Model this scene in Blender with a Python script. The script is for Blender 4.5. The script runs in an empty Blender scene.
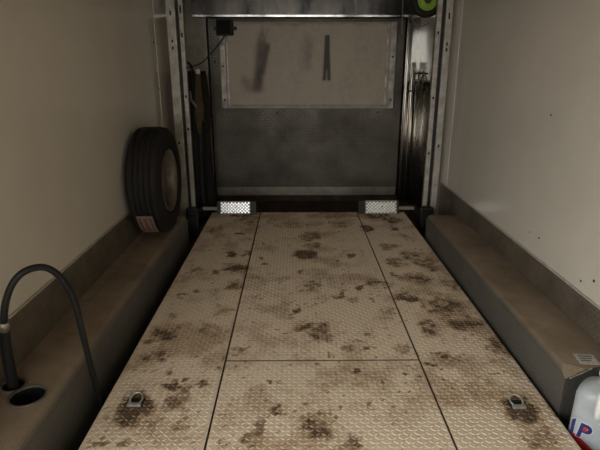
import bpy, bmesh, math, random
import numpy as np
from mathutils import Vector, Matrix

random.seed(4)
rng = np.random.default_rng(7)
scene = bpy.context.scene
C = scene.collection

# ------------------------------------------------------------------ camera
cam_d = bpy.data.cameras.new('camera')
cam = bpy.data.objects.new('camera', cam_d)
C.objects.link(cam)
cam_d.sensor_width = 36.0
cam_d.lens = 30.0
cam_d.clip_start = 0.05
cam.location = (0, 0, 1.35)
cam.rotation_euler = (math.radians(90 - 17.6), 0, math.radians(-0.546))
scene.camera = cam

# ------------------------------------------------------------------ world, light, exposure
world = bpy.data.worlds.new('daylight')
scene.world = world
world.use_nodes = True
wn = world.node_tree
wn.nodes['Background'].inputs[0].default_value = (1.0, 1.01, 1.0, 1)
wn.nodes['Background'].inputs[1].default_value = 1.0
scene.view_settings.view_transform = 'Standard'
scene.view_settings.look = 'None'
scene.view_settings.gamma = 1.0
scene.view_settings.use_curve_mapping = False
scene.view_settings.exposure = 2.68

# ------------------------------------------------------------------ the room's measures (metres)
WL, WR = -1.139, 1.335          # side walls
Y0, Y1 = -6.0, 5.75             # open tailgate behind the camera, end wall
CEIL = 2.35
FLOOR = -0.16
BOX = 0.183                     # top of the wheel boxes
KL, KR = 0.395, 0.335           # tops of the kick plates
SD0, SD1, SDT = -.85, .75, 1.95   # open side door in the left wall, behind the camera
BEND = 3.95                     # far ends of the wheel boxes


def portal(name, loc, rot, sx, sy):
    d = bpy.data.lights.new(name, 'AREA')
    d.shape = 'RECTANGLE'
    d.size, d.size_y = sx, sy
    d.cycles.is_portal = True
    o = bpy.data.objects.new(name, d)
    C.objects.link(o)
    o.location = loc
    o.rotation_euler = rot
    return o


portal('tailgate_daylight', ((WL + WR) / 2, Y0 - .01, (CEIL + FLOOR) / 2), (math.radians(90), 0, 0),
       WR - WL, CEIL - FLOOR)

portal('side_door_daylight', (WL - .06, (SD0 + SD1) / 2, (SDT + FLOOR) / 2), (math.radians(90), 0, math.radians(-90)),
       SD1 - SD0, SDT - FLOOR)

# ------------------------------------------------------------------ materials
def mat(name, base, rough=.5, metal=0.0, spec=.5, var=None, var_scale=6.0, var_amt=.5, bump=0.0,
        bump_scale=60.0, rough_var=0.0, trans=0.0, coat=0.0, stretch=(1, 1, 1)):
    m = bpy.data.materials.new(name)
    m.use_nodes = True
    nt = m.node_tree
    b = nt.nodes['Principled BSDF']
    b.inputs['Roughness'].default_value = rough
    b.inputs['Metallic'].default_value = metal
    b.inputs['Specular IOR Level'].default_value = spec
    b.inputs['Base Color'].default_value = (*base, 1)
    if trans:
        b.inputs['Transmission Weight'].default_value = trans
    if coat:
        b.inputs['Coat Weight'].default_value = coat
        b.inputs['Coat Roughness'].default_value = .12
    tc = nt.nodes.new('ShaderNodeTexCoord')
    mp = nt.nodes.new('ShaderNodeMapping')
    mp.inputs['Scale'].default_value = stretch
    nt.links.new(tc.outputs['Object'], mp.inputs['Vector'])
    if var is not None:
        n = nt.nodes.new('ShaderNodeTexNoise')
        n.inputs['Scale'].default_value = var_scale
        n.inputs['Detail'].default_value = 8
        n.inputs['Roughness'].default_value = .65
        nt.links.new(mp.outputs[0], n.inputs['Vector'])
        r = nt.nodes.new('ShaderNodeValToRGB')
        r.color_ramp.elements[0].position = .5 - .25 * var_amt
        r.color_ramp.elements[1].position = .5 + .35 * var_amt
        r.color_ramp.elements[0].color = (*var, 1)
        r.color_ramp.elements[1].color = (*base, 1)
        nt.links.new(n.outputs['Fac'], r.inputs['Fac'])
        nt.links.new(r.outputs['Color'], b.inputs['Base Color'])
        if rough_var:
            mr = nt.nodes.new('ShaderNodeMapRange')
            mr.inputs['From Min'].default_value = .3
            mr.inputs['From Max'].default_value = .7
            mr.inputs['To Min'].default_value = min(1, rough + rough_var)
            mr.inputs['To Max'].default_value = max(.05, rough - rough_var)
            nt.links.new(n.outputs['Fac'], mr.inputs['Value'])
            nt.links.new(mr.outputs[0], b.inputs['Roughness'])
    if bump:
        n2 = nt.nodes.new('ShaderNodeTexNoise')
        n2.inputs['Scale'].default_value = bump_scale
        n2.inputs['Detail'].default_value = 4
        nt.links.new(mp.outputs[0], n2.inputs['Vector'])
        bp = nt.nodes.new('ShaderNodeBump')
        bp.inputs['Strength'].default_value = bump
        bp.inputs['Distance'].default_value = .01
        nt.links.new(n2.outputs['Fac'], bp.inputs['Height'])
        nt.links.new(bp.outputs['Normal'], b.inputs['Normal'])
    return m


def tread_mat(name, base, dirt, rough=.45, metal=.0, axis='XY', scale=40.0, strength=.5, dirt_scale=4.0, amt=.6):
    """diamond-plate relief as a fine bump: two crossed wave grids"""
    m = mat(name, base, rough, metal, var=dirt, var_scale=dirt_scale, var_amt=amt, rough_var=.12)
    nt = m.node_tree
    b = nt.nodes['Principled BSDF']
    tc = nt.nodes.new('ShaderNodeTexCoord')
    sep = nt.nodes.new('ShaderNodeSeparateXYZ')
    nt.links.new(tc.outputs['Object'], sep.inputs[0])

    def mth(op, a, bb=None):
        n = nt.nodes.new('ShaderNodeMath')
        n.operation = op
        for i, v in enumerate((a, bb)):
            if v is None:
                continue
            if isinstance(v, (int, float)):
                n.inputs[i].default_value = v
            else:
                nt.links.new(v, n.inputs[i])
        return n.outputs[0]
    if axis == 'FOLD':      # follows the sheet over the bend from top to face
        u, v = sep.outputs['Y'], mth('ADD', sep.outputs['X'], sep.outputs['Z'])
    else:
        u, v = sep.outputs[axis[0]], sep.outputs[axis[1]]
    us, vs = mth('MULTIPLY', u, scale), mth('MULTIPLY', v, scale)
    par = mth('FLOORED_MODULO', mth('ADD', mth('FLOOR', us), mth('FLOOR', vs)), 2.0)
    fu, fv = mth('SUBTRACT', mth('FRACT', us), .5), mth('SUBTRACT', mth('FRACT', vs), .5)
    p, q = mth('ABSOLUTE', mth('ADD', fu, fv)), mth('ABSOLUTE', mth('SUBTRACT', fu, fv))
    inv = mth('SUBTRACT', 1.0, par)
    lo = mth('ADD', mth('MULTIPLY', p, par), mth('MULTIPLY', q, inv))
    sh = mth('ADD', mth('MULTIPLY', q, par), mth('MULTIPLY', p, inv))
    h = mth('MINIMUM', mth('MAXIMUM', mth('SUBTRACT', 1.25, mth('ADD', mth('MULTIPLY', lo, 1.5), mth('MULTIPLY', sh, 4.0))), 0.0), 1.0)
    bp = nt.nodes.new('ShaderNodeBump')
    bp.inputs['Strength'].default_value = strength
    bp.inputs['Distance'].default_value = .006
    nt.links.new(h, bp.inputs['Height'])
    nt.links.new(bp.outputs['Normal'], b.inputs['Normal'])
    return m


def attr_mat(name, clean, dirty, rough=.55, metal=0.0, noise_scale=55.0, fine=.16, bump=.15, grime=None, spec=.4):
    """paint with real stains: the stain shapes come from a point attribute, their edges from noise"""
    m = bpy.data.materials.new(name)
    m.use_nodes = True
    nt = m.node_tree
    b = nt.nodes['Principled BSDF']
    b.inputs['Roughness'].default_value = rough
    b.inputs['Metallic'].default_value = metal
    b.inputs['Specular IOR Level'].default_value = spec
    at = nt.nodes.new('ShaderNodeAttribute')
    at.attribute_name = 'dirt'
    geo = nt.nodes.new('ShaderNodeNewGeometry')
    n = nt.nodes.new('ShaderNodeTexNoise')
    n.inputs['Scale'].default_value = noise_scale
    n.inputs['Detail'].default_value = 6
    n.inputs['Roughness'].default_value = .7
    nt.links.new(geo.outputs['Position'], n.inputs['Vector'])
    mr = nt.nodes.new('ShaderNodeMath')
    mr.operation = 'MULTIPLY_ADD'
    nt.links.new(n.outputs['Fac'], mr.inputs[0])
    mr.inputs[1].default_value = fine * 2
    mr.inputs[2].default_value = -fine
    ad = nt.nodes.new('ShaderNodeMath')
    ad.operation = 'ADD'
    nt.links.new(at.outputs['Fac'], ad.inputs[0])
    nt.links.new(mr.outputs[0], ad.inputs[1])
    r = nt.nodes.new('ShaderNodeValToRGB')
    r.color_ramp.elements[0].position = .07
    r.color_ramp.elements[1].position = .85
    r.color_ramp.elements[0].color = (*clean, 1)
    r.color_ramp.elements[1].color = (*dirty, 1)
    if grime is not None:
        e = r.color_ramp.elements.new(.35)
        e.color = (*grime, 1)
    nt.links.new(ad.outputs[0], r.inputs['Fac'])
    nt.links.new(r.outputs['Color'], b.inputs['Base Color'])
    if bump:
        bp = nt.nodes.new('ShaderNodeBump')
        bp.inputs['Strength'].default_value = bump
        bp.inputs['Distance'].default_value = .004
        nt.links.new(n.outputs['Fac'], bp.inputs['Height'])
        nt.links.new(bp.outputs['Normal'], b.inputs['Normal'])
    return m


M = {}
M['wall'] = mat('wall_panel_white', (.74, .69, .595), .15, spec=.5, var=(.69, .64, .545), var_scale=2.2, bump=.03,
                bump_scale=260)
M['ceiling'] = mat('ceiling_white', (.40, .34, .26), .4, var=(.34, .28, .21), var_scale=2)
M['floor'] = mat('rusty_floor', (.13, .085, .05), .8, var=(.05, .033, .02), var_scale=7)
M['ground'] = mat('ground_outside', (.25, .25, .24), .9, var=(.18, .18, .17), var_scale=1.5)
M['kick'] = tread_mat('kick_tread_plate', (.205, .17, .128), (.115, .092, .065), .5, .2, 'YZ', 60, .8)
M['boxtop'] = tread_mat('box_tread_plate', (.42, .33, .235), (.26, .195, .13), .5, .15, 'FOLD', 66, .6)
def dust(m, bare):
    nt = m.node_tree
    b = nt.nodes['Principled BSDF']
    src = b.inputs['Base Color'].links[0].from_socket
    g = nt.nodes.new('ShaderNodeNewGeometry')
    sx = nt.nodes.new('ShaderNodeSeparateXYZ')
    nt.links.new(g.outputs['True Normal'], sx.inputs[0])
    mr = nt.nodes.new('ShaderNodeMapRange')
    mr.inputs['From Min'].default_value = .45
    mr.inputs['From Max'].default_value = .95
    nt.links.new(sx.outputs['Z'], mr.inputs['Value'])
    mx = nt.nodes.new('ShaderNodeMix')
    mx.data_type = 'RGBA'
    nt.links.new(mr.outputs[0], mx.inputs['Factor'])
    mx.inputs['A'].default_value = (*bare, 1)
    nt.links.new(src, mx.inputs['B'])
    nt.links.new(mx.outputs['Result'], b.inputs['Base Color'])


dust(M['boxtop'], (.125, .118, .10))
M['alu'] = mat('dull_aluminium', (.36, .325, .275), .45, .6, var=(.20, .17, .14), var_scale=9, rough_var=.1)
M['post'] = mat('painted_channel', (.58, .54, .47), .42, .1, var=(.36, .31, .25), var_scale=14)
M['polish'] = mat('polished_metal', (.62, .60, .56), .16, 1.0, var=(.32, .28, .23), var_scale=6, rough_var=.08,
                  stretch=(1, 1, .25))
M['bright'] = mat('bare_bright_edge', (.85, .84, .80), .13, 1.0, var=(.14, .125, .11), var_scale=1.9, var_amt=.35, rough_var=.14)
M['sheet'] = mat('worn_stainless', (.50, .45, .38), .24, .9, var=(.26, .21, .16), var_scale=4, rough_var=.08, stretch=(1, 1, .35))
M['trim'] = mat('white_trim', (.55, .52, .46), .4, var=(.40, .36, .30), var_scale=18)
M['door'] = tread_mat('door_tread_plate', (.165, .142, .108), (.085, .07, .05), .45, .3, 'XZ', 33, .65, 2.5)
M['rail'] = mat('door_rail', (.42, .38, .31), .5, .1, var=(.28, .245, .19), var_scale=8)
M['dark'] = mat('black_steel', (.012, .011, .010), .55, 0, var=(.022, .018, .014), var_scale=12)
M['void'] = mat('unlit_black', (.006, .006, .006), .9)
M['rubber'] = mat('black_rubber', (.010, .009, .008), .7, spec=.35, var=(.018, .015, .012), var_scale=9, bump=.1, bump_scale=90)
M['rim'] = mat('grey_rim', (.25, .225, .18), .5, .3, var=(.14, .11, .075), var_scale=9)
M['hose'] = mat('hose_rubber', (.007, .007, .0065), .55, spec=.3, var=(.012, .012, .011), var_scale=20)
M['cloth'] = mat('black_tarp', (.010, .009, .008), .7, var=(.02, .016, .012), var_scale=8, bump=.3, bump_scale=25)
M['yellow'] = mat('yellow_webbing', (.10, .068, .014), .8, var=(.05, .033, .009), var_scale=20)
M['tag'] = mat('faded_tag', (.30, .225, .185), .7, var=(.20, .14, .115), var_scale=25)
M['zinc'] = mat('zinc_ring', (.72, .72, .66), .3, .6, var=(.36, .35, .31), var_scale=25)
M['chrome'] = mat('bright_tread', (.86, .86, .84), .3, 1.0, var=(.70, .70, .68), var_scale=30)
M['lime'] = mat('lime_plastic', (.26, .44, .03), .45, var=(.22, .37, .03), var_scale=12)
M['faded_red'] = mat('faded_red', (.16, .028, .022), .7, var=(.22, .10, .075), var_scale=40)
M['label_red'] = mat('label_red', (.50, .025, .03), .5, var=(.42, .03, .03), var_scale=40)
M['label_blue'] = mat('label_navy', (.022, .022, .13), .45, var=(.035, .03, .15), var_scale=40)
M['label_white'] = mat('label_white', (.75, .73, .72), .5, var=(.66, .64, .63), var_scale=40)
M['jug'] = mat('milky_jug', (.52, .56, .57), .35, spec=.5, var=(.40, .44, .46), var_scale=9)
M['handle'] = mat('white_handle', (.80, .80, .76), .35, var=(.70, .70, .66), var_scale=20)
M['paper'] = mat('white_sticker', (.80, .78, .73), .6, var=(.5, .47, .42), var_scale=60)
M['ink'] = mat('printed_ink', (.12, .11, .10), .6, var=(.17, .16, .15), var_scale=60)
M['cord'] = mat('grey_cord', (.33, .31, .27), .6, var=(.24, .22, .19), var_scale=30)
M['deck'] = attr_mat('deck_paint', (.86, .71, .53), (.125, .08, .046), .6, grime=(.54, .385, .24))
M['deck_tread'] = attr_mat('deck_paint_tread', (.84, .71, .545), (.155, .10, .06), .55, grime=(.56, .42, .29))
M['deck_edge'] = mat('deck_edge_steel', (.10, .075, .05), .7, var=(.05, .035, .025), var_scale=20)
M['panel'] = attr_mat('panel_paint', (.55, .455, .345), (.035, .024, .016), .48, noise_scale=18, fine=.12, bump=.03,
                      grime=(.20, .15, .10))
M['header'] = mat('header_sheet', (.15, .13, .11), .24, .6, var=(.012, .011, .010), var_scale=2.6, var_amt=.5, rough_var=.1,
                  stretch=(1.4, 1, .6))

# ------------------------------------------------------------------ builders
def link(name, me, m=None, parent=None, smooth=False):
    o = bpy.data.objects.new(name, me)
    C.objects.link(o)
    if m is not None:
        me.materials.append(m if not isinstance(m, str) else M[m])
    if smooth:
        for p in me.polygons:
            p.use_smooth = True
    if parent is not None:
        o.parent = parent
    return o


def bobj(name, bm, m, parent=None, smooth=False):
    bmesh.ops.recalc_face_normals(bm, faces=bm.faces[:])
    me = bpy.data.meshes.new(name)
    bm.to_mesh(me)
    bm.free()
    return link(name, me, m, parent, smooth)


def thing(name, label, cat, loc=(0, 0, 0), rotz=0, group=None):
    o = bpy.data.objects.new(name, None)
    C.objects.link(o)
    o.empty_display_size = .1
    o.location = loc
    o.rotation_euler = (0, 0, rotz)
    return tag(o, label, cat, group)


def tag(o, label, cat, group=None):
    o['label'] = label
    o['category'] = cat
    if group:
        o['group'] = group
    return o


def struct(o):
    o['kind'] = 'structure'
    return o


def bx(bm, x0, x1, y0, y1, z0, z1, bev=0.0, seg=2):
    r = bmesh.ops.create_cube(bm, size=1)
    vs = r['verts']
    for v in vs:
        v.co = Vector(((x0 + x1) / 2 + v.co.x * (x1 - x0), (y0 + y1) / 2 + v.co.y * (y1 - y0),
                       (z0 + z1) / 2 + v.co.z * (z1 - z0)))
    if bev:
        es = list({e for v in vs for e in v.link_edges})
        bmesh.ops.bevel(bm, geom=es, offset=bev, segments=seg, profile=.6, affect='EDGES')
    return bm


def box(name, m, parent, x0, x1, y0, y1, z0, z1, bev=0.0):
    return bobj(name, bx(bmesh.new(), x0, x1, y0, y1, z0, z1, bev), m, parent)


def tube_bm(pts, rad, n=10, closed=False, bm=None, cap=True):
    """sweep a round section along a polyline; rad may be a list"""
    bm = bm or bmesh.new()
    pts = [Vector(p) for p in pts]
    N = len(pts)
    rings = []
    up = Vector((0, 0, 1))
    prev = None
    for i, p in enumerate(pts):
        if closed:
            t = (pts[(i + 1) % N] - pts[i - 1]).normalized()
        else:
            t = (pts[min(i + 1, N - 1)] - pts[max(i - 1, 0)]).normalized()
        if prev is None:
            a = t.cross(up)
            if a.length < .05:
                a = t.cross(Vector((1, 0, 0)))
            a.normalize()
        else:
            a = (prev - t * prev.dot(t)).normalized()
        prev = a
        b = t.cross(a)
        r = rad[i] if isinstance(rad, (list, tuple)) else rad
        rings.append([bm.verts.new(p + (a * math.cos(k * 2 * math.pi / n) + b * math.sin(k * 2 * math.pi / n)) * r)
                      for k in range(n)])
    for i in range(N if closed else N - 1):
        A, B = rings[i], rings[(i + 1) % N]
        for k in range(n):
            bm.faces.new((A[k], A[(k + 1) % n], B[(k + 1) % n], B[k]))
    if not closed and cap:
        bm.faces.new(rings[0][::-1])
        bm.faces.new(rings[-1])
    return bm


def spline(pts, k=8):
    P = [Vector(p) for p in pts]
    P = [P[0] * 2 - P[1]] + P + [P[-1] * 2 - P[-2]]
    out = []
    for i in range(1, len(P) - 2):
        a, b, c, d = P[i - 1:i + 3]
        for j in range(k):
            t = j / k
            out.append(.5 * ((2 * b) + (c - a) * t + (2 * a - 5 * b + 4 * c - d) * t * t + (3 * b - a - 3 * c + d) * t ** 3))
    out.append(P[-2])
    return out


def lathe_bm(prof, axis='Z', n=40, bm=None, closed=False, off=(0, 0, 0)):
    """prof: (radius, along-axis) pairs"""
    bm = bm or bmesh.new()
    rings = []
    off = Vector(off)
    for r, h in prof:
        ring = []
        for k in range(n):
            a = 2 * math.pi * k / n
            c, s = r * math.cos(a), r * math.sin(a)
            v = {'Z': (c, s, h), 'X': (h, c, s), 'Y': (c, h, s)}[axis]
            ring.append(bm.verts.new(Vector(v) + off))
        rings.append(ring)
    L = len(rings)
    for i in range(L if closed else L - 1):
        A, B = rings[i], rings[(i + 1) % L]
        for k in range(n):
            bm.faces.new((A[k], A[(k + 1) % n], B[(k + 1) % n], B[k]))
    if not closed:
        bm.faces.new(rings[0][::-1])
        bm.faces.new(rings[-1])
    return bm


def prism_bm(poly, d0, d1, axis='Y', bm=None):
    """closed polygon (2D) extruded along an axis; axis Y: poly is (x,z); Z: (x,y); X: (y,z)"""
    bm = bm or bmesh.new()

    def P(p, d):
        return {'Y': (p[0], d, p[1]), 'Z': (p[0], p[1], d), 'X': (d, p[0], p[1])}[axis]
    A = [bm.verts.new(P(p, d0)) for p in poly]
    B = [bm.verts.new(P(p, d1)) for p in poly]
    n = len(poly)
    for i in range(n):
        bm.faces.new((A[i], A[(i + 1) % n], B[(i + 1) % n], B[i]))
    bm.faces.new(A[::-1])
    bm.faces.new(B)
    return bm


def copy_tree(o, parent=None):
    c = o.copy()
    C.objects.link(c)
    c.parent = parent
    for ch in [k for k in scene.objects if k.parent == o]:
        copy_tree(ch, c)
    return c


# ------------------------------------------------------------------ setting: shell
struct(box('floor', 'floor', None, WL, WR, Y0, Y1 + .05, FLOOR - .05, FLOOR))
struct(box('ceiling', 'ceiling', None, WL, WR, Y0, Y1 + .05, CEIL, CEIL + .05))
struct(box('ground_outside', 'ground', None, -16, 14, -22, 14, -.75, -.7))

bmw = bx(bmesh.new(), WL - .05, WL, SD1, Y1 + .05, FLOOR, CEIL)
bx(bmw, WL - .05, WL, Y0, SD0, FLOOR, CEIL)
bx(bmw, WL - .05, WL, SD0, SD1, SDT, CEIL)
wall_l = struct(bobj('wall_left', bmw, 'wall'))
wall_r = struct(box('wall_right', 'wall', None, WR, WR + .05, Y0, Y1 + .05, FLOOR, CEIL))
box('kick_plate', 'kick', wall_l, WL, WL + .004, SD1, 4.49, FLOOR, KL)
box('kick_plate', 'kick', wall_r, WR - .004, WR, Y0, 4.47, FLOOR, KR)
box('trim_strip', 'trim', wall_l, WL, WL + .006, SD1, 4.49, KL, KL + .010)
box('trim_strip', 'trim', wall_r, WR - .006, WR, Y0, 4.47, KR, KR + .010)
# upright joint strips where the panels meet the lift posts
box('joint_strip', 'wall', wall_l, WL, WL + .003, 4.36, 4.47, KL + .012, CEIL)
box('joint_strip', 'wall', wall_r, WR - .003, WR, 4.30, 4.44, KR + .012, CEIL)


def stud(parent, c, r, ax, m='dark', d=.004):
    return bobj('rivet', lathe_bm([(r, 0), (r, d * .6), (r * .6, d)], ax, 10, off=c), m, parent)


for y, z in ((4.30, 1.534), (4.41, 1.53), (4.345, 1.174)):
    stud(wall_l, (WL, y, z), .011, 'X')
for y, z, r in ((2.579, .453, .006), (2.138, .393, .006), (2.044, .435, .007), (2.688, .451, .004), (2.648, 1.108, .006)):
    stud(wall_r, (WR, y, z), r, 'X', 'dark', -.003)

# end wall: jambs, header, door
wall_b = bpy.data.objects.new('wall_back', None)
C.objects.link(wall_b)
struct(wall_b)
DX0, DX1, DZ0, DZ1 = -.920, 1.175, -.09, 1.835
box('backing', 'void', wall_b, WL, WR, Y1 + .02, Y1 + .05, FLOOR, CEIL)
box('jamb', 'rail', wall_b, WL, DX0 - .022, Y1 - .06, Y1 + .02, FLOOR, CEIL)
box('jamb', 'polish', wall_b, DX1 + .022, WR, Y1 - .06, Y1 + .02, FLOOR, CEIL)
box('threshold', 'floor', wall_b, DX0 - .02, DX1 + .02, Y1 - .05, Y1 + .02, FLOOR, DZ0 - .012)

door = bpy.data.objects.new('door_1', None)
C.objects.link(door)
struct(door)
box('tread_sheet', 'door', door, DX0, DX1, 5.70, 5.73, DZ0, DZ1)
box('bottom_rail', 'rail', door, DX0 + .01, DX1 - .01, 5.685, 5.70, DZ0, .012, .004)


def grid_panel(name, m, parent, x0, x1, z0, z1, y, step, fn):
    nx, nz = int((x1 - x0) / step) + 1, int((z1 - z0) / step) + 1
    X, Z = np.meshgrid(np.linspace(x0, x1, nx), np.linspace(z0, z1, nz))
    co = np.stack([X, np.full_like(X, y), Z], -1).reshape(-1, 3)
    idx = np.arange(nx * nz).reshape(nz, nx)
    f = np.stack([idx[:-1, :-1], idx[:-1, 1:], idx[1:, 1:], idx[1:, :-1]], -1).reshape(-1, 4)
    me = bpy.data.meshes.new(name)
    # front sheet plus a back rectangle and sides: a thin real panel
    n0 = len(co)
    co2 = np.array([[x0, y + .012, z0], [x1, y + .012, z0], [x1, y + .012, z1], [x0, y + .012, z1]])
    fl = f.tolist() + [[n0 + 3, n0 + 2, n0 + 1, n0]]
    fl += [idx[0, ::-1].tolist() + [n0, n0 + 1], idx[-1, :].tolist() + [n0 + 2, n0 + 3],
           idx[:, 0].tolist() + [n0 + 3, n0], idx[::-1, -1].tolist() + [n0 + 1, n0 + 2]]
    me.from_pydata(np.vstack([co, co2]).tolist(), [], fl)
    a = me.attributes.new('dirt', 'FLOAT', 'POINT')
    d = np.concatenate([fn(co[:, 0], co[:, 2]), np.zeros(4)])
    a.data.foreach_set('value', d.astype(np.float32))
    return link(name, me, m, parent)


def vnoise(x, y, s, seed=0):
    """value noise, numpy"""
    x = x * s + 100 + seed * 17.3
    y = y * s + 100 + seed * 9.1
    xi, yi = np.floor(x).astype(int), np.floor(y).astype(int)
    fx, fy = x - xi, y - yi
    fx, fy = fx * fx * (3 - 2 * fx), fy * fy * (3 - 2 * fy)

    def h(a, b):
        n = (a * 374761393 + b * 668265263 + seed * 1442695) & 0x7fffffff
        n = ((n ^ (n >> 13)) * 1274126177) & 0x7fffffff
        return ((n ^ (n >> 16)) & 0xffff) / 65535.0
    return (h(xi, yi) * (1 - fx) + h(xi + 1, yi) * fx) * (1 - fy) + (h(xi, yi + 1) * (1 - fx) + h(xi + 1, yi + 1) * fx) * fy


def fbm(x, y, s, seed=0, o=4):
    t, a = 0, .5
    for i in range(o):
        t = t + a * vnoise(x, y, s * 2 ** i, seed + i)
        a *= .5
    return t / (1 - .5 ** o)


def seg(x, z, a, b, w):
    ax, az = a
    bx_, bz = b
    t = np.clip(((x - ax) * (bx_ - ax) + (z - az) * (bz - az)) / ((bx_ - ax) ** 2 + (bz - az) ** 2), 0, 1)
    d = np.hypot(x - ax - t * (bx_ - ax), z - az - t * (bz - az))
    return np.exp(-(d / w) ** 2)


def panel_dirt(x, z):
    n = fbm(x, z * .35, 9, 3)
    d = .10 * n + .03
    d = d + seg(x, z, (.345, 1.65), (.320, 1.22), .013) * 1.1 + seg(x, z, (.345, 1.65), (.371, 1.22), .013) * 1.1
    d = d + seg(x, z, (.345, 1.64), (.345, 1.36), .02) * .5
    d = d + seg(x, z, (-.33, 1.72), (-.41, 1.12), .045) * .85 * np.clip(n * 1.6 - .35, 0, 1)
    d = d + seg(x, z, (-.30, 1.55), (-.36, 1.30), .03) * .45
    d = d + seg(x, z, (-.55, 1.2), (-.50, 1.12), .06) * .15 + seg(x, z, (.15, 1.6), (.12, 1.35), .06) * .12
    d = d + np.exp(-((z - 1.80) / .03) ** 2) * .35 * n
    return d


PX0, PX1, PZ0, PZ1 = -.79, 1.065, .925, 1.80
grid_panel('upper_panel', 'panel', door, PX0, PX1, PZ0, PZ1, 5.685, .016, panel_dirt)
box('frame_strip', 'alu', door, PX0 - .015, PX0 + .045, 5.672, 5.70, PZ0 - .02, PZ1, .003)
box('frame_strip', 'alu', door, PX0 + .052, PX0 + .075, 5.676, 5.70, PZ0 + .02, PZ1 - .02, .003)
box('frame_strip', 'alu', door, PX1 - .045, PX1 + .02, 5.672, 5.70, PZ0 - .02, PZ1, .003)
box('frame_strip', 'alu', door, PX1 - .085, PX1 - .058, 5.676, 5.70, PZ0 + .02, PZ1 - .02, .003)
box('frame_strip', 'rail', door, PX0 + .045, PX1 - .045, 5.672, 5.70, PZ0 - .02, PZ0 + .02, .003)
box('frame_strip', 'rail', door, PX0 + .045, PX1 - .045, 5.674, 5.70, PZ1 - .018, PZ1, .003)
for x, z in ((PX0 + .015, 1.0), (PX0 + .015, 1.35), (PX1 - .01, 1.0), (PX1 - .01, 1.45), (-.868, 1.40), (.92, .86), (-.2, .86)):
    stud(door, (x, 5.672 if abs(z - .86) > .01 and x > -.86 else 5.70, z), .012, 'Y', 'dark', -.006)

# header over the door, bright folded lip along its lower edge
hd = struct(box('trim_1', 'header', None, -1.045, WR - .006, 5.50, 5.545, 1.85, CEIL - .005, .004))
bobj('folded_lip', prism_bm([(5.487, 1.850), (5.4892, 1.831), (5.499, 1.831), (5.499, 1.850)], -1.045, WR - .006, 'X'), 'bright', hd)
box('return_flange', 'header', hd, -1.045, WR - .006, 5.50, 5.69, 1.842, 1.85)
box('joint_cover', 'rail', hd, .61, .63, 5.495, 5.5, 1.86, 2.3)

# ------------------------------------------------------------------ wheel boxes
def rounded_profile(xw, xf, r, sgn):
    """cross-section (x,z) from the wall at xw to the face at xf"""
    p = [(xw, FLOOR), (xw, BOX)]
    for k in range(7):
        a = math.radians(90 - 15 * k)
        p.append((xf - sgn * r + sgn * r * math.cos(a), BOX - r + r * math.sin(a)))
    p.append((xf, FLOOR))
    return p


def wheel_box(name, label, xw, xf, r, sgn, y0, y1, cuts=(), cutpoly=None):
    t = thing(name, label, 'wheel box', ((xw + xf) / 2, y0, FLOOR))
    off = Matrix.Translation((-(xw + xf) / 2, -y0, -FLOOR))
    bm = prism_bm(rounded_profile(xw, xf, r, sgn), y0, y1)
    # soften the far end
    es = [e for e in bm.edges if all(abs(v.co.y - y1) < 1e-5 for v in e.verts) and max(v.co.z for v in e.verts) > BOX - r - .01]
    bmesh.ops.bevel(bm, geom=es, offset=.022, segments=3, profile=.5, affect='EDGES', clamp_overlap=True)
    if cutpoly:
        for (co, no) in cutpoly:
            bmesh.ops.bisect_plane(bm, geom=bm.verts[:] + bm.edges[:] + bm.faces[:], plane_co=co, plane_no=no, clear_outer=True)
            bmesh.ops.holes_fill(bm, edges=[e for e in bm.edges if e.is_boundary], sides=0)
    bm.transform(off)
    o = bobj('shell', bm, 'boxtop', t)
    for (hx, hy, hr) in cuts:
        cm = lathe_bm([(hr, BOX - .10), (hr, BOX + .05)], 'Z', 32, off=(hx, hy, 0))
        cm.transform(off)
        cut = bobj('cutter', cm, 'void')
        cut.parent = t
        md = o.modifiers.new('hole', 'BOOLEAN')
        md.object = cut
        md.operation = 'DIFFERENCE'
        md.solver = 'EXACT'
    if cuts:
        bpy.context.view_layer.update()
        dg = bpy.context.evaluated_depsgraph_get()
        me = bpy.data.meshes.new_from_object(o.evaluated_get(dg))
        o.modifiers.clear()
        o.data = me
        for c in [k for k in scene.objects if k.name.startswith('cutter')]:
            bpy.data.objects.remove(c)
        # the cut wells are dark inside
        me.materials.clear()
        me.materials.append(M['boxtop'])
        me.materials.append(M['void'])
        for p in me.polygons:
            c = p.center
            for (hx, hy, hr) in cuts:
                d = math.hypot(c.x + (xw + xf) / 2 - hx, c.y + y0 - hy)
                if d < hr + .002 and c.z + FLOOR < BOX - .004:
                    p.material_index = 1
    return t, off


LF, RF = -.885, 1.080
bl, offl = wheel_box('wheel_box', 'long tread-plate box along the left wall with tire and hose', WL + .005, LF, .045, 1, SD1 + .03, BEND,
                     cuts=((-.996, 1.588, .062), (-1.084, 1.655, .042)))


def addp(name, bm, m, t, off, smooth=False):
    bm.transform(off)
    return bobj(name, bm, m, t, smooth)


for hx, hy, hr in ((-.996, 1.588, .062), (-1.084, 1.655, .042)):
    addp('hole_rim', lathe_bm([(hr - .001, BOX - .006), (hr - .001, BOX + .004), (hr + .007, BOX + .004), (hr + .007, BOX + .0005)],
                              'Z', 32, off=(hx, hy, 0), closed=True), 'alu', bl, offl)
addp('flange_strip', prism_bm([(WL + .006, 2.355), (-1.073, 2.389), (-1.066, 3.9), (WL + .006, 3.9)], BOX + .0005, BOX + .005, 'Z'),
     'boxtop', bl, offl)

br, offr = wheel_box('wheel_box', 'long tread-plate box along the right wall, behind the jug', WR - .005, RF, .032, -1, 1.3, BEND,
                     cutpoly=[((1.08, 1.715, 0), (.25, -.97, 0)), ((1.08, 1.80, BOX), (-.2, -.31, .93))])
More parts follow.
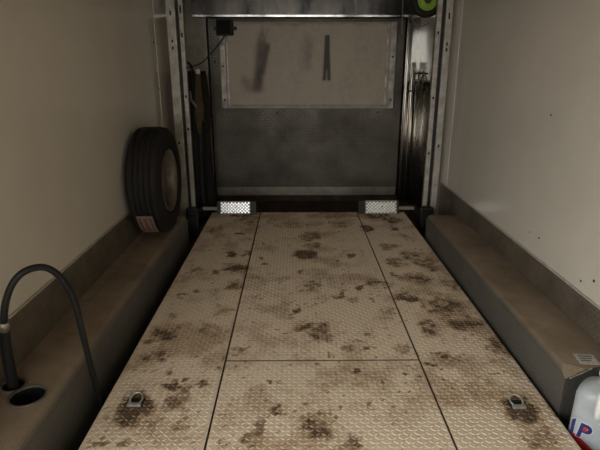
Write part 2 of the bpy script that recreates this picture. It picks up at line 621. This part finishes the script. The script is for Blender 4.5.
# folded end flap, its bare edge bright
addp('cut_edge', tube_bm([(1.098, 1.714, .158), (1.15, 1.728, .171), (1.20, 1.744, BOX)], .003, 8), 'zinc', br, offr)

wb2, offw = wheel_box('wheel_box', 'tread-plate box along the right wall, on the near side of the jug', WR - .005, RF, .032, -1, -.6, 1.24)

# ------------------------------------------------------------------ lift deck
DK0, DK1 = -.805, 1.055
BL = [(-0.48,3.54,0.045,0.053,1),(-0.37,3.55,0.023,0.043,0.7),(-0.42,3.25,0.077,0.073,1),(-0.63,2.86,0.028,0.029,1),(-0.55,3.19,0.024,0.032,0.8),(-0.48,3.99,0.026,0.039,0.9),(-0.25,3.76,0.016,0.028,0.9),(-0.26,3.45,0.015,0.024,0.9),(-0.22,3.33,0.014,0.023,0.9),(0.08,3.52,0.075,0.085,1),(0.12,3.95,0.067,0.104,0.7),(0.13,3.72,0.048,0.069,0.7),(0.12,2.95,0.058,0.069,0.85),(0.02,2.62,0.023,0.032,1),(0.08,2.41,0.081,0.076,0.75),(0.03,3.19,0.014,0.025,0.9),(-0.7,4.13,0.078,0.07,0.7),(-0.44,4.42,0.093,0.095,0.7),(-0.69,2.58,0.035,0.03,0.7),(-0.72,2.8,0.021,0.021,0.8),(-0.39,2.97,0.039,0.046,0.55),(-0.69,3.21,0.041,0.036,0.5),(0.63,4.15,0.043,0.085,1),(0.86,4.18,0.035,0.057,0.8),(0.91,3.94,0.033,0.052,0.7),(0.72,3.7,0.063,0.069,0.6),(0.86,3.5,0.06,0.084,0.8),(0.73,3.36,0.072,0.078,0.75),(0.93,3.36,0.065,0.097,0.8),(0.98,3.28,0.043,0.075,0.7),(0.54,3,0.072,0.047,0.9),(0.43,2.95,0.026,0.047,0.9),(0.8,3.08,0.094,0.067,0.9),(0.69,2.77,0.079,0.055,1),(0.87,2.65,0.106,0.154,0.7),(0.72,2.42,0.033,0.033,0.9),(0.67,3.15,0.028,0.026,0.7),(0.41,3.49,0.03,0.041,0.8),(0.27,2.82,0.031,0.036,0.8),(0.47,2.83,0.012,0.022,0.8),(0.46,2.75,0.012,0.02,0.8),(0.34,2.75,0.031,0.04,0.35),(0.89,4.4,0.074,0.095,0.7),(-0.7,2.36,0.069,0.062,0.7),(-0.68,2.14,0.039,0.036,0.7),(-0.55,1.92,0.04,0.045,1),(-0.42,1.92,0.032,0.029,0.8),(-0.29,2.18,0.045,0.028,0.6),(-0.67,1.75,0.066,0.077,1),(-0.5,1.8,0.059,0.08,0.75),(-0.73,1.57,0.034,0.021,0.8),(-0.63,1.56,0.03,0.021,0.8),(-0.77,1.57,0.019,0.011,0.8),(-0.29,1.55,0.015,0.016,0.7),(-0.17,1.55,0.037,0.031,0.9),(-0.27,2.03,0.009,0.008,1),(-0.59,2.03,0.023,0.016,0.8),(-0.47,2.4,0.049,0.065,0.4),(-0.43,1.65,0.036,0.035,0.5),(0.13,2.38,0.086,0.085,0.9),(0.28,2.01,0.028,0.032,0.9),(0.51,1.97,0.014,0.015,1),(-0.14,1.63,0.024,0.074,0.7),(-0.11,1.73,0.021,0.013,0.9),(0.09,1.63,0.07,0.068,0.8),(0.19,1.53,0.049,0.041,0.8),(-0.26,2.19,0.025,0.028,0.8),(0.38,2.19,0.03,0.018,0.7),(0.25,2.19,0.03,0.019,0.6),(0.3,2.26,0.025,0.019,0.5),(0.4,2.32,0.015,0.016,0.7),(-0.12,1.93,0.009,0.009,0.9),(0.72,2.38,0.037,0.042,0.9),(0.69,2.16,0.019,0.018,0.9),(0.74,2.11,0.039,0.03,0.9),(0.65,2.06,0.022,0.017,0.9),(1.02,2.22,0.056,0.095,0.6),(0.93,2.46,0.094,0.068,0.7),(0.93,1.72,0.057,0.069,1),(0.92,1.62,0.051,0.08,0.65),(0.55,2.21,0.035,0.037,0.4),(1.03,2.96,0.065,0.093,0.6),(0.54,2.59,0.046,0.049,0.4),(0.33,4.57,0.191,0.101,0.4),(-0.05,4.26,0.179,0.089,0.3),(-0.58,1.65,0.056,0.034,0.5),(0.22,1.94,0.135,0.075,0.18),(-0.03,2.24,0.128,0.077,0.2),(0.02,1.8,0.085,0.067,0.15),(0.81,1.86,0.087,0.071,0.25),(0.65,1.79,0.064,0.053,0.15),(-0.41,2.62,0.058,0.062,0.3),(-0.21,4.35,0.036,0.061,0.5),(0.4,4.25,0.053,0.059,0.5),(0.77,4.56,0.114,0.101,0.8),(-0.53,4.58,0.133,0.084,0.9)]


def deck_dirt(x, y):
    wx = x + .10 * (fbm(x, y, 14, 11) - .5) + .05 * (fbm(x, y, 60, 13) - .5)
    wy = y + .13 * (fbm(x, y, 14, 12) - .5) + .06 * (fbm(x, y, 60, 14) - .5)
    tex = fbm(x, y, 34, 5)
    tex2 = fbm(x, y, 12, 6)
    d = np.zeros_like(x)
    for cx, cy, rx, ry, s in BL:
        q = ((wx - cx) / rx) ** 2 + ((wy - cy) / ry) ** 2
        if rx > .03:
            g = s * np.clip(1.45 - q * .8, 0, 1) * np.clip(tex * 2.6 + tex2 * .9 - (1.05 if s < .99 else .55), .04, 1)
            g = np.maximum(g, .30 * s * np.exp(-q * .55))
        else:
            g = s * np.clip(1.5 - q * 1.0, 0, 1) * .85
        d = np.maximum(d, g)
    broad = fbm(x, y, 2.6, 21)
    mid = fbm(x, y, 9, 22)
    d = d + .28 * np.clip(broad * mid * 4 - .8, 0, 1)
    d = d + .22 * np.clip(fbm(x, y, 75, 51, 2) * 3.0 - 1.7, 0, 1)
    streak = fbm(x * 1.0, y * .12, 40, 41)
    d = d + .06 * np.clip(streak * 2 - .9, 0, 1)
    # fine specks
    sp = fbm(x, y, 48, 31, 2)
    d = np.maximum(d, np.clip((sp - .76) * 8, 0, .85) * np.clip(broad * 2.6 - .6, .1, 1))
    return np.clip(d, 0, 1)


deck = thing('lift_deck', 'long beige tread-plate lift deck with dark oily stains between the boxes', 'platform', (0, 0, -.05))
SEAM = .004


def deck_plate(x0, x1, y0, y1, tread=True):
    step = .011
    nx, ny = int((x1 - x0) / step) + 1, max(2, int((y1 - y0) / step) + 1)
    X, Y = np.meshgrid(np.linspace(x0, x1, nx), np.linspace(y0, y1, ny))
    co = np.stack([X, Y, np.full_like(X, .05)], -1).reshape(-1, 3)
    idx = np.arange(nx * ny).reshape(ny, nx)
    f = np.stack([idx[:-1, :-1], idx[:-1, 1:], idx[1:, 1:], idx[1:, :-1]], -1).reshape(-1, 4).tolist()
    n0 = len(co)
    zb = .040
    co2 = np.array([[x0, y0, zb], [x1, y0, zb], [x1, y1, zb], [x0, y1, zb]])
    f += [[n0 + 3, n0 + 2, n0 + 1, n0], idx[0, ::-1].tolist() + [n0, n0 + 1], idx[-1, :].tolist() + [n0 + 2, n0 + 3],
          idx[:, 0].tolist() + [n0 + 3, n0], idx[::-1, -1].tolist() + [n0 + 1, n0 + 2]]
    me = bpy.data.meshes.new('deck_plate')
    me.from_pydata(np.vstack([co, co2]).tolist(), [], f)
    a = me.attributes.new('dirt', 'FLOAT', 'POINT')
    a.data.foreach_set('value', np.concatenate([deck_dirt(co[:, 0], co[:, 1]), np.full(4, .6)]).astype(np.float32))
    p = link('deck_plate', me, 'deck', deck)
    me.materials.append(M['deck_edge'])
    for q in list(me.polygons)[-5:]:
        q.material_index = 1
    if not tread:
        return p
    # raised lozenges, alternately turned, joined into one piece
    pit = .0225
    gx, gy = np.meshgrid(np.arange(x0 + pit * .6, x1 - pit * .4, pit), np.arange(y0 + pit * .6, y1 - pit * .4, pit))
    ii, jj = np.meshgrid(np.arange(gx.shape[1]), np.arange(gx.shape[0]))
    par = ((ii + jj) % 2).ravel()
    cx, cy = gx.ravel(), gy.ravel()
    ang = np.where(par == 0, math.radians(38), math.radians(-38)) + rng.normal(0, .06, len(cx))
    ca, sa = np.cos(ang), np.sin(ang)
    L, W, h = .0125, .0050, .0022
    loc = np.array([[-L, 0, 0], [0, -W, 0], [L, 0, 0], [0, W, 0], [-L * .45, 0, h], [L * .45, 0, h]])
    V = np.empty((len(cx), 6, 3))
    for k, (u, v, z) in enumerate(loc):
        V[:, k, 0] = cx + u * ca - v * sa
        V[:, k, 1] = cy + u * sa + v * ca
        V[:, k, 2] = .0500 + z
    base = (np.arange(len(cx)) * 6)[:, None]
    t3 = np.concatenate([base + np.array([[0, 1, 4]]), base + np.array([[1, 2, 5]]), base + np.array([[2, 3, 5]]),
                         base + np.array([[3, 0, 4]])]).tolist()
    t4 = np.concatenate([base + np.array([[1, 5, 4, 1]])[:, :3], base + np.array([[3, 4, 5]])]).tolist()
    me = bpy.data.meshes.new('tread_relief')
    me.from_pydata(V.reshape(-1, 3).tolist(), [], t3 + t4)
    dd = deck_dirt(cx, cy) * (.55 + .5 * rng.random(len(cx)))
    a = me.attributes.new('dirt', 'FLOAT', 'POINT')
    a.data.foreach_set('value', np.repeat(dd, 6).astype(np.float32))
    o = link('tread_relief', me, 'deck_tread', p)
    o['kind'] = 'stuff'
    return p


S1, S2, SY, DE = -.338, .595, 2.097, 4.665
deck_plate(DK0, S1 - SEAM, .9, DE)
deck_plate(S1 + SEAM, S2 - SEAM, SY + SEAM, DE)
deck_plate(S1 + SEAM, S2 - SEAM, .9, SY - SEAM)
deck_plate(S2 + SEAM, DK1, .9, DE)
deck_plate(DK0, DK1, -.6, .9 - SEAM, False)
box('deck_frame', 'deck_edge', deck, DK0 + .004, DK1 - .004, -.59, DE - .004, -.03, .038)
for yy in (.2, 1.8, 3.4):
    box('frame_skid', 'deck_edge', deck, DK0 + .15, DK1 - .15, yy, yy + .08, -.11, -.03)
# arms and carriages that hang the deck on its posts
for s, (xa, xb, ca_, cb) in ((-1, (-.90, -.745, -1.0, -.893)), (1, (1.0, 1.16, 1.153, 1.268))):
    box('lift_arm', 'rail', deck, xa, xb, 4.675, 4.715, .068, .100, .004)
    bm = bx(bmesh.new(), ca_, cb, 4.40, 4.47, -.11, .165, .012)
    bx(bm, ca_ + .02, cb - .02, 4.37, 4.40, -.02, .10, .006)
    bx(bm, *((-.925, -.895) if s < 0 else (1.155, 1.182)), 4.46, 4.70, .04, .11, .004)
    bobj('carriage', bm, 'dark', deck)


# tie-down rings
def ring_anchor(x, y):
    r = box('anchor_plate', 'dark', deck, x - .030, x + .030, y - .028, y + .03, .0495, .0525, .0012)
    pts = []
    for k in range(15):
        a = math.radians(-50 + 280 * k / 14)
        pts.append((x + .026 * math.cos(a), y + .012 + .030 * math.sin(a) * .92, .064 + .010 * math.sin(a)))
    bm = tube_bm(pts, .0042, 8)
    bobj('ring', bm, 'zinc', r, True)
    bobj('hinge_bar', bx(bmesh.new(), x - .028, x + .028, y - .030, y - .012, .052, .064, .003), 'zinc', r)
    return r


ring_anchor(-.673, 1.785)
ring_anchor(.924, 1.757)


# wheel stops at the far end of the deck
def wheel_stop(name, label, x0, x1, blk_left, blk_right, tilt):
    t = thing(name, label, 'wheel stop', ((x0 + x1) / 2, 4.64, .0), group='wheel stops on the deck')
    off = Matrix.Translation((-(x0 + x1) / 2, -4.64, 0))
    a, b = x0 + blk_left, x1 - blk_right
    H = .122
    bm = prism_bm([(4.600, .003), (4.600 + tilt, H), (4.612 + tilt, H), (4.655, .003)], a, b, 'X')
    addp('plate', bm, 'rail', t, off)
    bm = bmesh.new()
    nx, rows = 9, 7
    px_, pz_ = (b - a) / nx, (H - .006) / (rows + 1) * 2
    for j in range(rows):
        for i in range(nx if j % 2 == 0 else nx - 1):
            cx = a + px_ * (i + .5 + .5 * (j % 2))
            cz = .004 + pz_ * .5 * (j + 1)
            hx, hz = px_ * .40, pz_ * .40
            y_at = lambda z: 4.600 + tilt * (z - .003) / (H - .003)
            lo_ = [bm.verts.new((cx + u * hx, y_at(cz + w * hz) - .0003, cz + w * hz)) for u, w in ((-1, 0), (0, -1), (1, 0), (0, 1))]
            up_ = [bm.verts.new((cx + u * hx * .7, y_at(cz + w * hz * .7) - .003, cz + w * hz * .7)) for u, w in ((-1, 0), (0, -1), (1, 0), (0, 1))]
            for k in range(4):
                bm.faces.new((lo_[k], lo_[(k + 1) % 4], up_[(k + 1) % 4], up_[k]))
            bm.faces.new(up_)
    tr = addp('tread_relief', bm, 'chrome', t, off)
    tr['kind'] = 'stuff'
    for (p, q) in ((x0, a), (b, x1)):
        bm = prism_bm([(4.596, .003), (4.604 + tilt, H - .004), (4.625 + tilt, H - .004), (4.66, .003)], p + .001, q - .001, 'X')
        addp('end_block', bm, 'dark', t, off)
    addp('bolt', lathe_bm([(.008, 4.598 + tilt * .5), (.008, 4.603 + tilt * .5)], 'Y', 12, off=((a + b) / 2 + .01, 0, H * .55)), 'void', t, off)
    return t


wheel_stop('wheel_stop', 'brightly shining tread-plate wheel stop at the left end of the deck', -.750, -.375, .030, .055, .022)
wheel_stop('wheel_stop', 'dimmer grey tread-plate wheel stop at the right end of the deck', .605, .995, .065, .020, .040)


# ------------------------------------------------------------------ lift posts
def lift_post(label, sgn, a0, a1, b0, b1, xw, bolts):
    t = thing('lift_post', label, 'post', ((a0 + a1) / 2, 4.5, FLOOR), group='upright posts of the lift')
    off = Matrix.Translation((-(a0 + a1) / 2, -4.5, -FLOOR))
    zt = CEIL - .004
    addp('front_channel', bx(bmesh.new(), a0, a1, 4.48, 4.515, FLOOR + .001, zt, .005), 'post', t, off)
    addp('side_channel', bx(bmesh.new(), b0, b1, 4.49, 4.53, FLOOR + .001 if sgn else .11, zt, .004), 'post', t, off)
    lo, hi = min(a0, b0), max(a1, b1)
    addp('web', bx(bmesh.new(), lo, hi, 4.530, 4.545, FLOOR + .001, zt), 'dark', t, off)
    for x, y, z, h in bolts:
        addp('slot', bx(bmesh.new(), x - .007, x + .007, y - .003, y + .002, z - h, z + h, .002), 'void', t, off)
    return t


lift_post('pale slotted lift post beside the spare tire', -1, -1.066, -.992, -.965, -.930, WL,
          [(-1.03, 4.48, 1.771, .018), (-1.03, 4.48, 1.553, .012), (-1.03, 4.48, 1.498, .012), (-1.035, 4.48, .699, .012),
           (-.948, 4.49, 1.80, .03), (-.948, 4.49, 1.60, .018), (-.948, 4.49, 1.1, .012), (-.948, 4.49, .82, .012)])
lift_post('pale slotted lift post under the lime-hubbed wheel', 1, 1.258, 1.315, 1.187, 1.227, WR,
          [(1.285, 4.48, 1.75, .025), (1.285, 4.48, 1.53, .014), (1.285, 4.48, 1.485, .014), (1.287, 4.48, .669, .014),
           (1.207, 4.49, 1.087, .012), (1.207, 4.49, 1.62, .012), (1.207, 4.49, .6, .012)])

# ------------------------------------------------------------------ spare tire
def make_tire():
    R, W, ri = .378, .225, .222
    hw = W / 2
    t = thing('truck_tire', 'black truck tire with ribbed tread leaning on the left wall', 'tire', (-1.008, 3.55, BOX))
    prof = []
    # outside: from inner bead round the sidewall across the grooved tread
    side = [(ri - .006, hw - .035), (ri, hw - .018), (ri + .03, hw - .002), (ri + .075, hw + .004), (ri + .115, hw - .004), (R - .02, hw - .014), (R - .006, hw - .026)]
    prof += side
    tread_w = hw - .030
    grooves = [.053, .018, -.018, -.053]
    for g in grooves:
        prof += [(R, g + .0048), (R - .011, g + .0034), (R - .011, g - .0034), (R, g - .0048)]
    prof += [(r, -a) for r, a in reversed(side)]
    prof += [(ri + .01, -hw + .05), (ri + .05, -hw + .06), (ri + .06, 0), (ri + .05, hw - .06), (ri + .01, hw - .05)]
    bm = lathe_bm(prof, 'X', 72, closed=True)
    tr = Matrix.Translation((0, 0, R + .006))
    bm.transform(tr)
    o = bobj('tire', bm, 'rubber', t, True)
    o.data.update()
    # wheel: rim barrel, lips and a disc set back in it, with hand holes as dark pads and a hub hole
    bm = lathe_bm([(ri - .004, hw - .020), (ri + .004, hw - .008), (ri - .008, hw - .006), (ri - .022, hw - .018), (ri - .030, hw - .045), (ri - .034, -.02), (ri - .030, -hw + .045),
                   (ri - .018, -hw + .018), (ri - .004, -hw + .008), (ri - .004, -hw + .022), (ri - .022, -hw + .05), (ri - .026, 0), (ri - .022, hw - .05)], 'X', 56, closed=True)
    bm.transform(tr)
    rim = bobj('rim', bm, 'rim', t, True)
    bm = lathe_bm([(ri - .033, .010), (.15, .022), (.125, .045), (.085, .048), (.062, .042), (.062, .034), (.085, .040), (.12, .037), (.145, .014), (ri - .033, .002)], 'X', 48, closed=True)
    bm.transform(tr)
    disc = bobj('wheel_disc', bm, 'rim', t, True)
    for k in range(6):
        a = k * math.pi / 3
        bm = lathe_bm([(.010, .048), (.010, .060), (.006, .062)], 'X', 6, off=(0, .102 * math.cos(a), .102 * math.sin(a)))
        bm.transform(tr)
        bobj('lug', bm, 'alu', disc)
    # paper label wrapped on the tread, two printed bars
    def patch(name, a0, a1, x0, x1, m, lift, par):
        bm = bmesh.new()
        n = 8
        r0, r1 = R + lift, R + lift + .0012
        rows = []
        for k in range(n + 1):
            a = math.radians(a0 + (a1 - a0) * k / n)
            rows.append([bm.verts.new((x, -r * math.cos(a), R + .001 - r * math.sin(a))) for x, r in ((x0, r0), (x1, r0), (x1, r1), (x0, r1))])
        for A, B in zip(rows, rows[1:]):
            for i in range(4):
                bm.faces.new((A[i], A[(i + 1) % 4], B[(i + 1) % 4], B[i]))
        bm.faces.new(rows[0])
        bm.faces.new(rows[-1][::-1])
        return bobj(name, bm, m, par)
    lab = patch('paper_label', 26, 60, -.058, .052, 'tag', .0006, t)
    lab['label'] = 'faded white and red paper label stuck on the tread'
    for x0, x1 in ((-.046, -.030), (-.012, .006), (.026, .040)):
        patch('printed_bar', 29, 52, x0, x1, 'faded_red', .0019, lab)
    t.rotation_euler = (0, 0, 0)
    return t


make_tire()

# ------------------------------------------------------------------ hose out of the left box
h = thing('hose', 'black rubber hose arching out of the left box into the gap', 'hose', (-1.082, 1.635, BOX - .1))
off = Matrix.Translation((1.082, -1.635, -(BOX - .1)))
pts = spline([(-1.084, 1.655, .09), (-1.084, 1.653, .20), (-1.074, 1.64, .36), (-1.034, 1.60, .504), (-.998, 1.60, .604), (-.958, 1.62, .660),
              (-.910, 1.66, .669), (-.872, 1.69, .633), (-.846, 1.72, .547), (-.840, 1.74, .458), (-.841, 1.77, .278), (-.846, 1.82, .065),
              (-.846, 1.86, -.08)], 8)
addp('tube', tube_bm(pts, .0125, 12), 'hose', h, off, True)
addp('sleeve', tube_bm(spline([(-1.084, 1.655, .10), (-1.084, 1.653, .20), (-1.074, 1.64, .36), (-1.048, 1.615, .46)], 6),
                       [.020] * 10 + [.019] * 6 + [.018] * 3, 14), 'hose', h, off, True)
addp('clamp', tube_bm([(-1.053, 1.619, .444), (-1.040, 1.606, .482)], .0185, 16), 'alu', h, off, True)

# ------------------------------------------------------------------ sticker on the right box
st = thing('sticker', 'small white printed sticker on the right box top near the jug', 'sticker', (1.215, 1.81, BOX + .0005), math.radians(-6))
bobj('sheet', bx(bmesh.new(), -.040, .040, -.038, .038, 0, .001), 'paper', st)
for i in range(3):
    bobj('print_line', bx(bmesh.new(), -.028, .030 - .008 * i, .018 - .017 * i, .026 - .017 * i, .001, .0013), 'ink', st)

# ------------------------------------------------------------------ jug
def make_jug():
    t = thing('jug', 'milky white plastic jug with red and navy label in the corner', 'jug', (1.168, 1.605, FLOOR), math.radians(-48))
    # rounded-square body: superellipse sections up the height
    lv = [(0.0, .064), (.006, .076), (.02, .082), (.05, .084), (.25, .084), (.315, .083), (.335, .079), (.352, .068), (.366, .050), (.373, .034), (.378, .024), (.400, .023)]
    bm = bmesh.new()
    n = 40
    rings = []
    for z, r in lv:
        e = 4.0 if z < .32 else max(2.0, 4.0 - (z - .32) * 30)
        ring = []
        for k in range(n):
            a = 2 * math.pi * k / n
            c, s = math.cos(a), math.sin(a)
            q = (abs(c) ** e + abs(s) ** e) ** (-1 / e)
            ring.append(bm.verts.new((r * q * c, r * q * s * .92, z)))
        rings.append(ring)
    for A, B in zip(rings, rings[1:]):
        for k in range(n):
            bm.faces.new((A[k], A[(k + 1) % n], B[(k + 1) % n], B[k]))
    bm.faces.new(rings[0][::-1])
    bm.faces.new(rings[-1])
    bobj('bottle', bm, 'jug', t, True)
    bobj('cap', lathe_bm([(.025, .401), (.027, .404), (.027, .420), (.024, .424)], 'Z', 24), 'handle', t)
    # loop handle springing from the shoulder on the side towards the deck
    hp = spline([(.022, -.07, .268), (.020, -.104, .288), (.018, -.106, .330), (.014, -.085, .368), (.008, -.024, .384)], 6)
    bobj('handle', tube_bm(hp, .013, 12), 'handle', t, True)
    # label on the face turned to the camera (local -y)
    yf = -.0776
    lab = bobj('label', prism_bm([(-.066, .07), (.062, .07), (.062, .205), (.02, .232), (-.03, .238), (-.066, .225)], yf - .0006, yf, 'Y'), 'jug', t)
    lab['label'] = 'clear label with navy letter and red swoosh'
    bobj('navy_band', prism_bm([(-.066, .12), (-.056, .12), (-.053, .225), (-.066, .215)], yf - .0016, yf - .0006, 'Y'), 'label_blue', lab)
    bobj('red_swoosh', prism_bm([(-.066, .07), (.062, .07), (.062, .10), (.02, .125), (-.03, .152), (-.052, .158), (-.066, .145)], yf - .0016, yf - .0006, 'Y'), 'label_red', lab)
    def letter(name, m, offs, lift):
        cu = bpy.data.curves.new(name, 'FONT')
        cu.body = 'P'
        cu.size = .088
        cu.extrude = .0005
        cu.shear = .15
        cu.offset = offs
        tmp = bpy.data.objects.new('tmp', cu)
        C.objects.link(tmp)
        bpy.context.view_layer.update()
        me = bpy.data.meshes.new_from_object(tmp.evaluated_get(bpy.context.evaluated_depsgraph_get()))
        bpy.data.objects.remove(tmp)
        o = link(name, me, m, lab)
        o.rotation_euler = (math.radians(90), 0, 0)
        o.location = (-.046, yf - lift, .155)
    letter('letter_outline', 'label_white', .0055, .0014)
    letter('letter', 'label_blue', .0028, .0026)
    bobj('letter_bowl', bx(bmesh.new(), -.024, -.010, yf - .0036, yf - .0028, .187, .203), 'label_red', lab)
    return t


make_jug()

# ------------------------------------------------------------------ stuff hanging in the left corner
def drape(name, m, parent, cx, cy, w, d, z0, z1, folds, seed, top=.6):
    bm = bmesh.new()
    r = random.Random(seed)
    ph = r.random() * 6
    rows = []
    nz, n = 22, 40
    for j in range(nz + 1):
        z = z1 + (z0 - z1) * j / nz
        u = j / nz
        sc = top + (1 - top) * min(1, u * 3.5)
        ring = []
        for k in range(n):
            a = 2 * math.pi * k / n
            f = 1 + .16 * math.sin(folds * a + ph + u * 1.3) + .06 * math.sin(9 * u + 2 * a)
            ring.append(bm.verts.new((cx + w / 2 * sc * f * math.cos(a), cy + d / 2 * sc * f * math.sin(a),
                                      z + .02 * math.sin(3 * a + ph) * (1 if 0 < j else .5))))
        rows.append(ring)
    for A, B in zip(rows, rows[1:]):
        for k in range(n):
            bm.faces.new((A[k], A[(k + 1) % n], B[(k + 1) % n], B[k]))
    bm.faces.new(rows[0])
    bm.faces.new(rows[-1][::-1])
    return bobj(name, bm, m, parent, True)


tp = thing('tarp', 'black folded tarp hanging to the floor in the dark left corner', 'tarp', (-1.0, 5.02, FLOOR))
o4 = Matrix.Translation((1.0, -5.02, -FLOOR))
d = drape('folded_cloth', 'cloth', None, -.985, 5.06, .255, .42, -.13, 1.30, 7, 3, .82)
d.data.transform(o4)
d.parent = tp
addp('hanging_hook', tube_bm(spline([(WL + .002, 5.05, 1.40), (-1.07, 5.05, 1.40), (-1.0, 5.05, 1.36), (-.985, 5.05, 1.28)], 5), .010, 8), 'dark', tp, o4, True)

ys = thing('ratchet_strap', 'yellow webbing strap dangling against the black tarp', 'strap', (-.955, 4.80, .70))
o5 = Matrix.Translation((.955, -4.80, -.70))


def ribbon(path, w, th=.003):
    bm = bmesh.new()
    rows = []
    for (x, y, z, ww) in path:
        rows.append([bm.verts.new((x - ww / 2, y, z)), bm.verts.new((x + ww / 2, y, z)), bm.verts.new((x + ww / 2, y + th, z)), bm.verts.new((x - ww / 2, y + th, z))])
    for A, B in zip(rows, rows[1:]):
        for i in range(4):
            bm.faces.new((A[i], A[(i + 1) % 4], B[(i + 1) % 4], B[i]))
    bm.faces.new(rows[0])
    bm.faces.new(rows[-1][::-1])
    return bm


addp('webbing', ribbon([(-.90, 4.83, 1.30, .02), (-.903, 4.81, 1.22, .03), (-.905, 4.80, 1.10, .045), (-.902, 4.79, .97, .070), (-.905, 4.79, .90, .065), (-.908, 4.795, .82, .045), (-.905, 4.80, .74, .03)], .05), 'yellow', ys, o5)
addp('webbing', ribbon([(-.885, 4.83, 1.28, .018), (-.88, 4.81, 1.12, .022), (-.868, 4.80, .98, .028), (-.872, 4.80, .86, .022)], .05), 'yellow', ys, o5)
addp('care_tag', prism_bm([(-.975, 1.13), (-.960, 1.135), (-.952, 1.06), (-.912, 1.0), (-.920, .985), (-.970, 1.04)], 4.775, 4.778), 'tag', ys, o5)
addp('buckle', bx(bmesh.new(), -.92, -.875, 4.825, 4.855, 1.28, 1.33, .005), 'alu', ys, o5)

# knob on the jamb next to the door edge
kn = thing('door_latch', 'dark round latch knob on the left door jamb', 'latch', (-.955, 5.69, .83))
bobj('knob', lathe_bm([(.012, 0), (.012, -.03), (.026, -.034), (.030, -.046), (.022, -.056)], 'Y', 20), 'dark', kn, True)
bobj('plate', bx(bmesh.new(), -.03, .02, -.006, 0, -.05, .05, .003), 'alu', kn)

# ------------------------------------------------------------------ black box at the top of the door, with its wire
bb = thing('junction_box', 'small black box with mounting ears at the top left of the far door', 'box', (-.735, 5.66, 1.66))
bobj('case', bx(bmesh.new(), -.088, .088, -.075, .03, 0, .155, .018, 3), 'dark', bb, True)
for s in (-1, 1):
    bobj('mounting_ear', bx(bmesh.new(), s * .105 - .017, s * .105 + .017, -.01, .01, .055, .09, .005), 'dark', bb)
bobj('cover', bx(bmesh.new(), -.07, .07, -.084, -.075, .018, .137, .004), 'void', bb)
wire = bobj('wire', tube_bm(spline([(-.735, 5.60, 1.662), (-.79, 5.58, 1.585), (-.85, 5.55, 1.515), (-.93, 5.48, 1.42), (-1.0, 5.40, 1.365), (WL + .006, 5.30, 1.33)], 6), .0055, 8), 'hose', None, True)
tag(wire, 'thin black wire running from the black box to the left wall', 'wire')

# ------------------------------------------------------------------ right corner: polished sheet, latch, cord
cr = thing('corner_sheet', 'polished ribbed metal sheet lining the far right corner', 'metal sheet', (WR - .02, 5.2, FLOOR))
o6 = Matrix.Translation((-(WR - .02), -5.2, -FLOOR))
poly = []
y = 4.62
while y < 5.68:
    poly += [(WR - .004, y)] if not poly else []
    for a, b in ((.0, .008), (.06, .012), (.13, .0155), (.20, .0165), (.27, .0145), (.33, .010)):
        if y + a < 5.68:
            poly.append((WR - .004 - b, y + a))
    y += .36
poly.append((WR - .004, 5.68))
addp('ribbed_sheet', prism_bm(poly, FLOOR + .001, 1.20, 'Z'), 'sheet', cr, o6, True)
addp('cap_strip', bx(bmesh.new(), WR - .042, WR - .002, 4.62, 5.68, 1.20, 1.215, .003), 'alu', cr, o6)

js = thing('jamb_cover', 'tall polished strip beside the right edge of the far door', 'metal strip', (1.27, 5.66, FLOOR))
bobj('cover_strip', bx(bmesh.new(), -.065, -.02, 0, .028, .002, 1.98, .010, 3), 'polish', js, True)
bobj('cover_strip', bx(bmesh.new(), -.005, .040, 0, .028, .002, 1.55, .010, 3), 'polish', js, True)

lt = thing('wall_latch', 'rusty steel latch bracket on the far right corner wall', 'latch', (WR - .045, 5.22, 1.12))
for z in (0.0, .16):
    bobj('crossbar', tube_bm([(-.11, .0, z), (-.05, .0, z + .006), (.04, .0, z)], .009, 8), 'dark', lt, True)
for x in (-.10, -.055, -.01):
    bobj('upright', tube_bm([(x, -.005, -.015), (x + .004, -.012, .08), (x, -.005, .185)], .008, 8), 'alu', lt, True)
bobj('hook', tube_bm(spline([(-.11, -.01, .0), (-.145, -.02, -.015), (-.165, -.02, -.04)], 5), .007, 8), 'dark', lt, True)
bobj('hasp_ring', tube_bm([(.0 + .028 * math.cos(a * math.pi / 8), -.018, .10 + .045 * math.sin(a * math.pi / 8)) for a in range(16)], .005, 8, True), 'dark', lt, True)

cd = bobj('pull_cord', tube_bm([(1.083, 5.46, 2.2), (1.085, 5.46, 1.95), (1.092, 5.46, 1.74), (1.094, 5.46, 1.66)], .006, 8), 'cord', None, True)
tag(cd, 'pale thin cord hanging over the right end of the header lip', 'cord')

# ------------------------------------------------------------------ small wheel with the lime hub, on a peg from the right wall
wh = thing('cart_wheel', 'small black wheel with lime green hub hanging at the top right', 'wheel', (1.123, 4.62, 1.885))
R = .138
bobj('tyre', lathe_bm([(.080, -.028), (.095, -.036), (.12, -.034), (R - .004, -.022), (R, -.010), (R, .010), (R - .004, .022), (.12, .034), (.095, .036), (.080, .028)], 'Y', 48, closed=True), 'rubber', wh, True)
hub = bobj('hub', lathe_bm([(.030, -.038), (.034, -.034), (.060, -.024), (.074, -.030), (.084, -.033), (.084, .033), (.030, .033)], 'Y', 40, closed=True), 'lime', wh, True)
bobj('hub_cap', lathe_bm([(.029, .03), (.029, -.040), (.022, -.046), (.010, -.047)], 'Y', 24), 'dark', hub)
bobj('axle_peg', tube_bm([(0, -.02, 0), (0, .075, 0), (.03, .085, 0), (WR - 1.123 - .012, .085, 0)], .012, 10), 'dark', wh)
wl = bobj('wire_loop', tube_bm(spline([(1.19, 5.40, 1.835), (1.17, 5.38, 1.80), (1.20, 5.36, 1.755), (1.27, 5.34, 1.735), (WR - .006, 5.30, 1.76)], 6), .006, 8), 'cord', None, True)
tag(wl, 'curled wire loop on the right wall below the lime-hubbed wheel', 'wire')
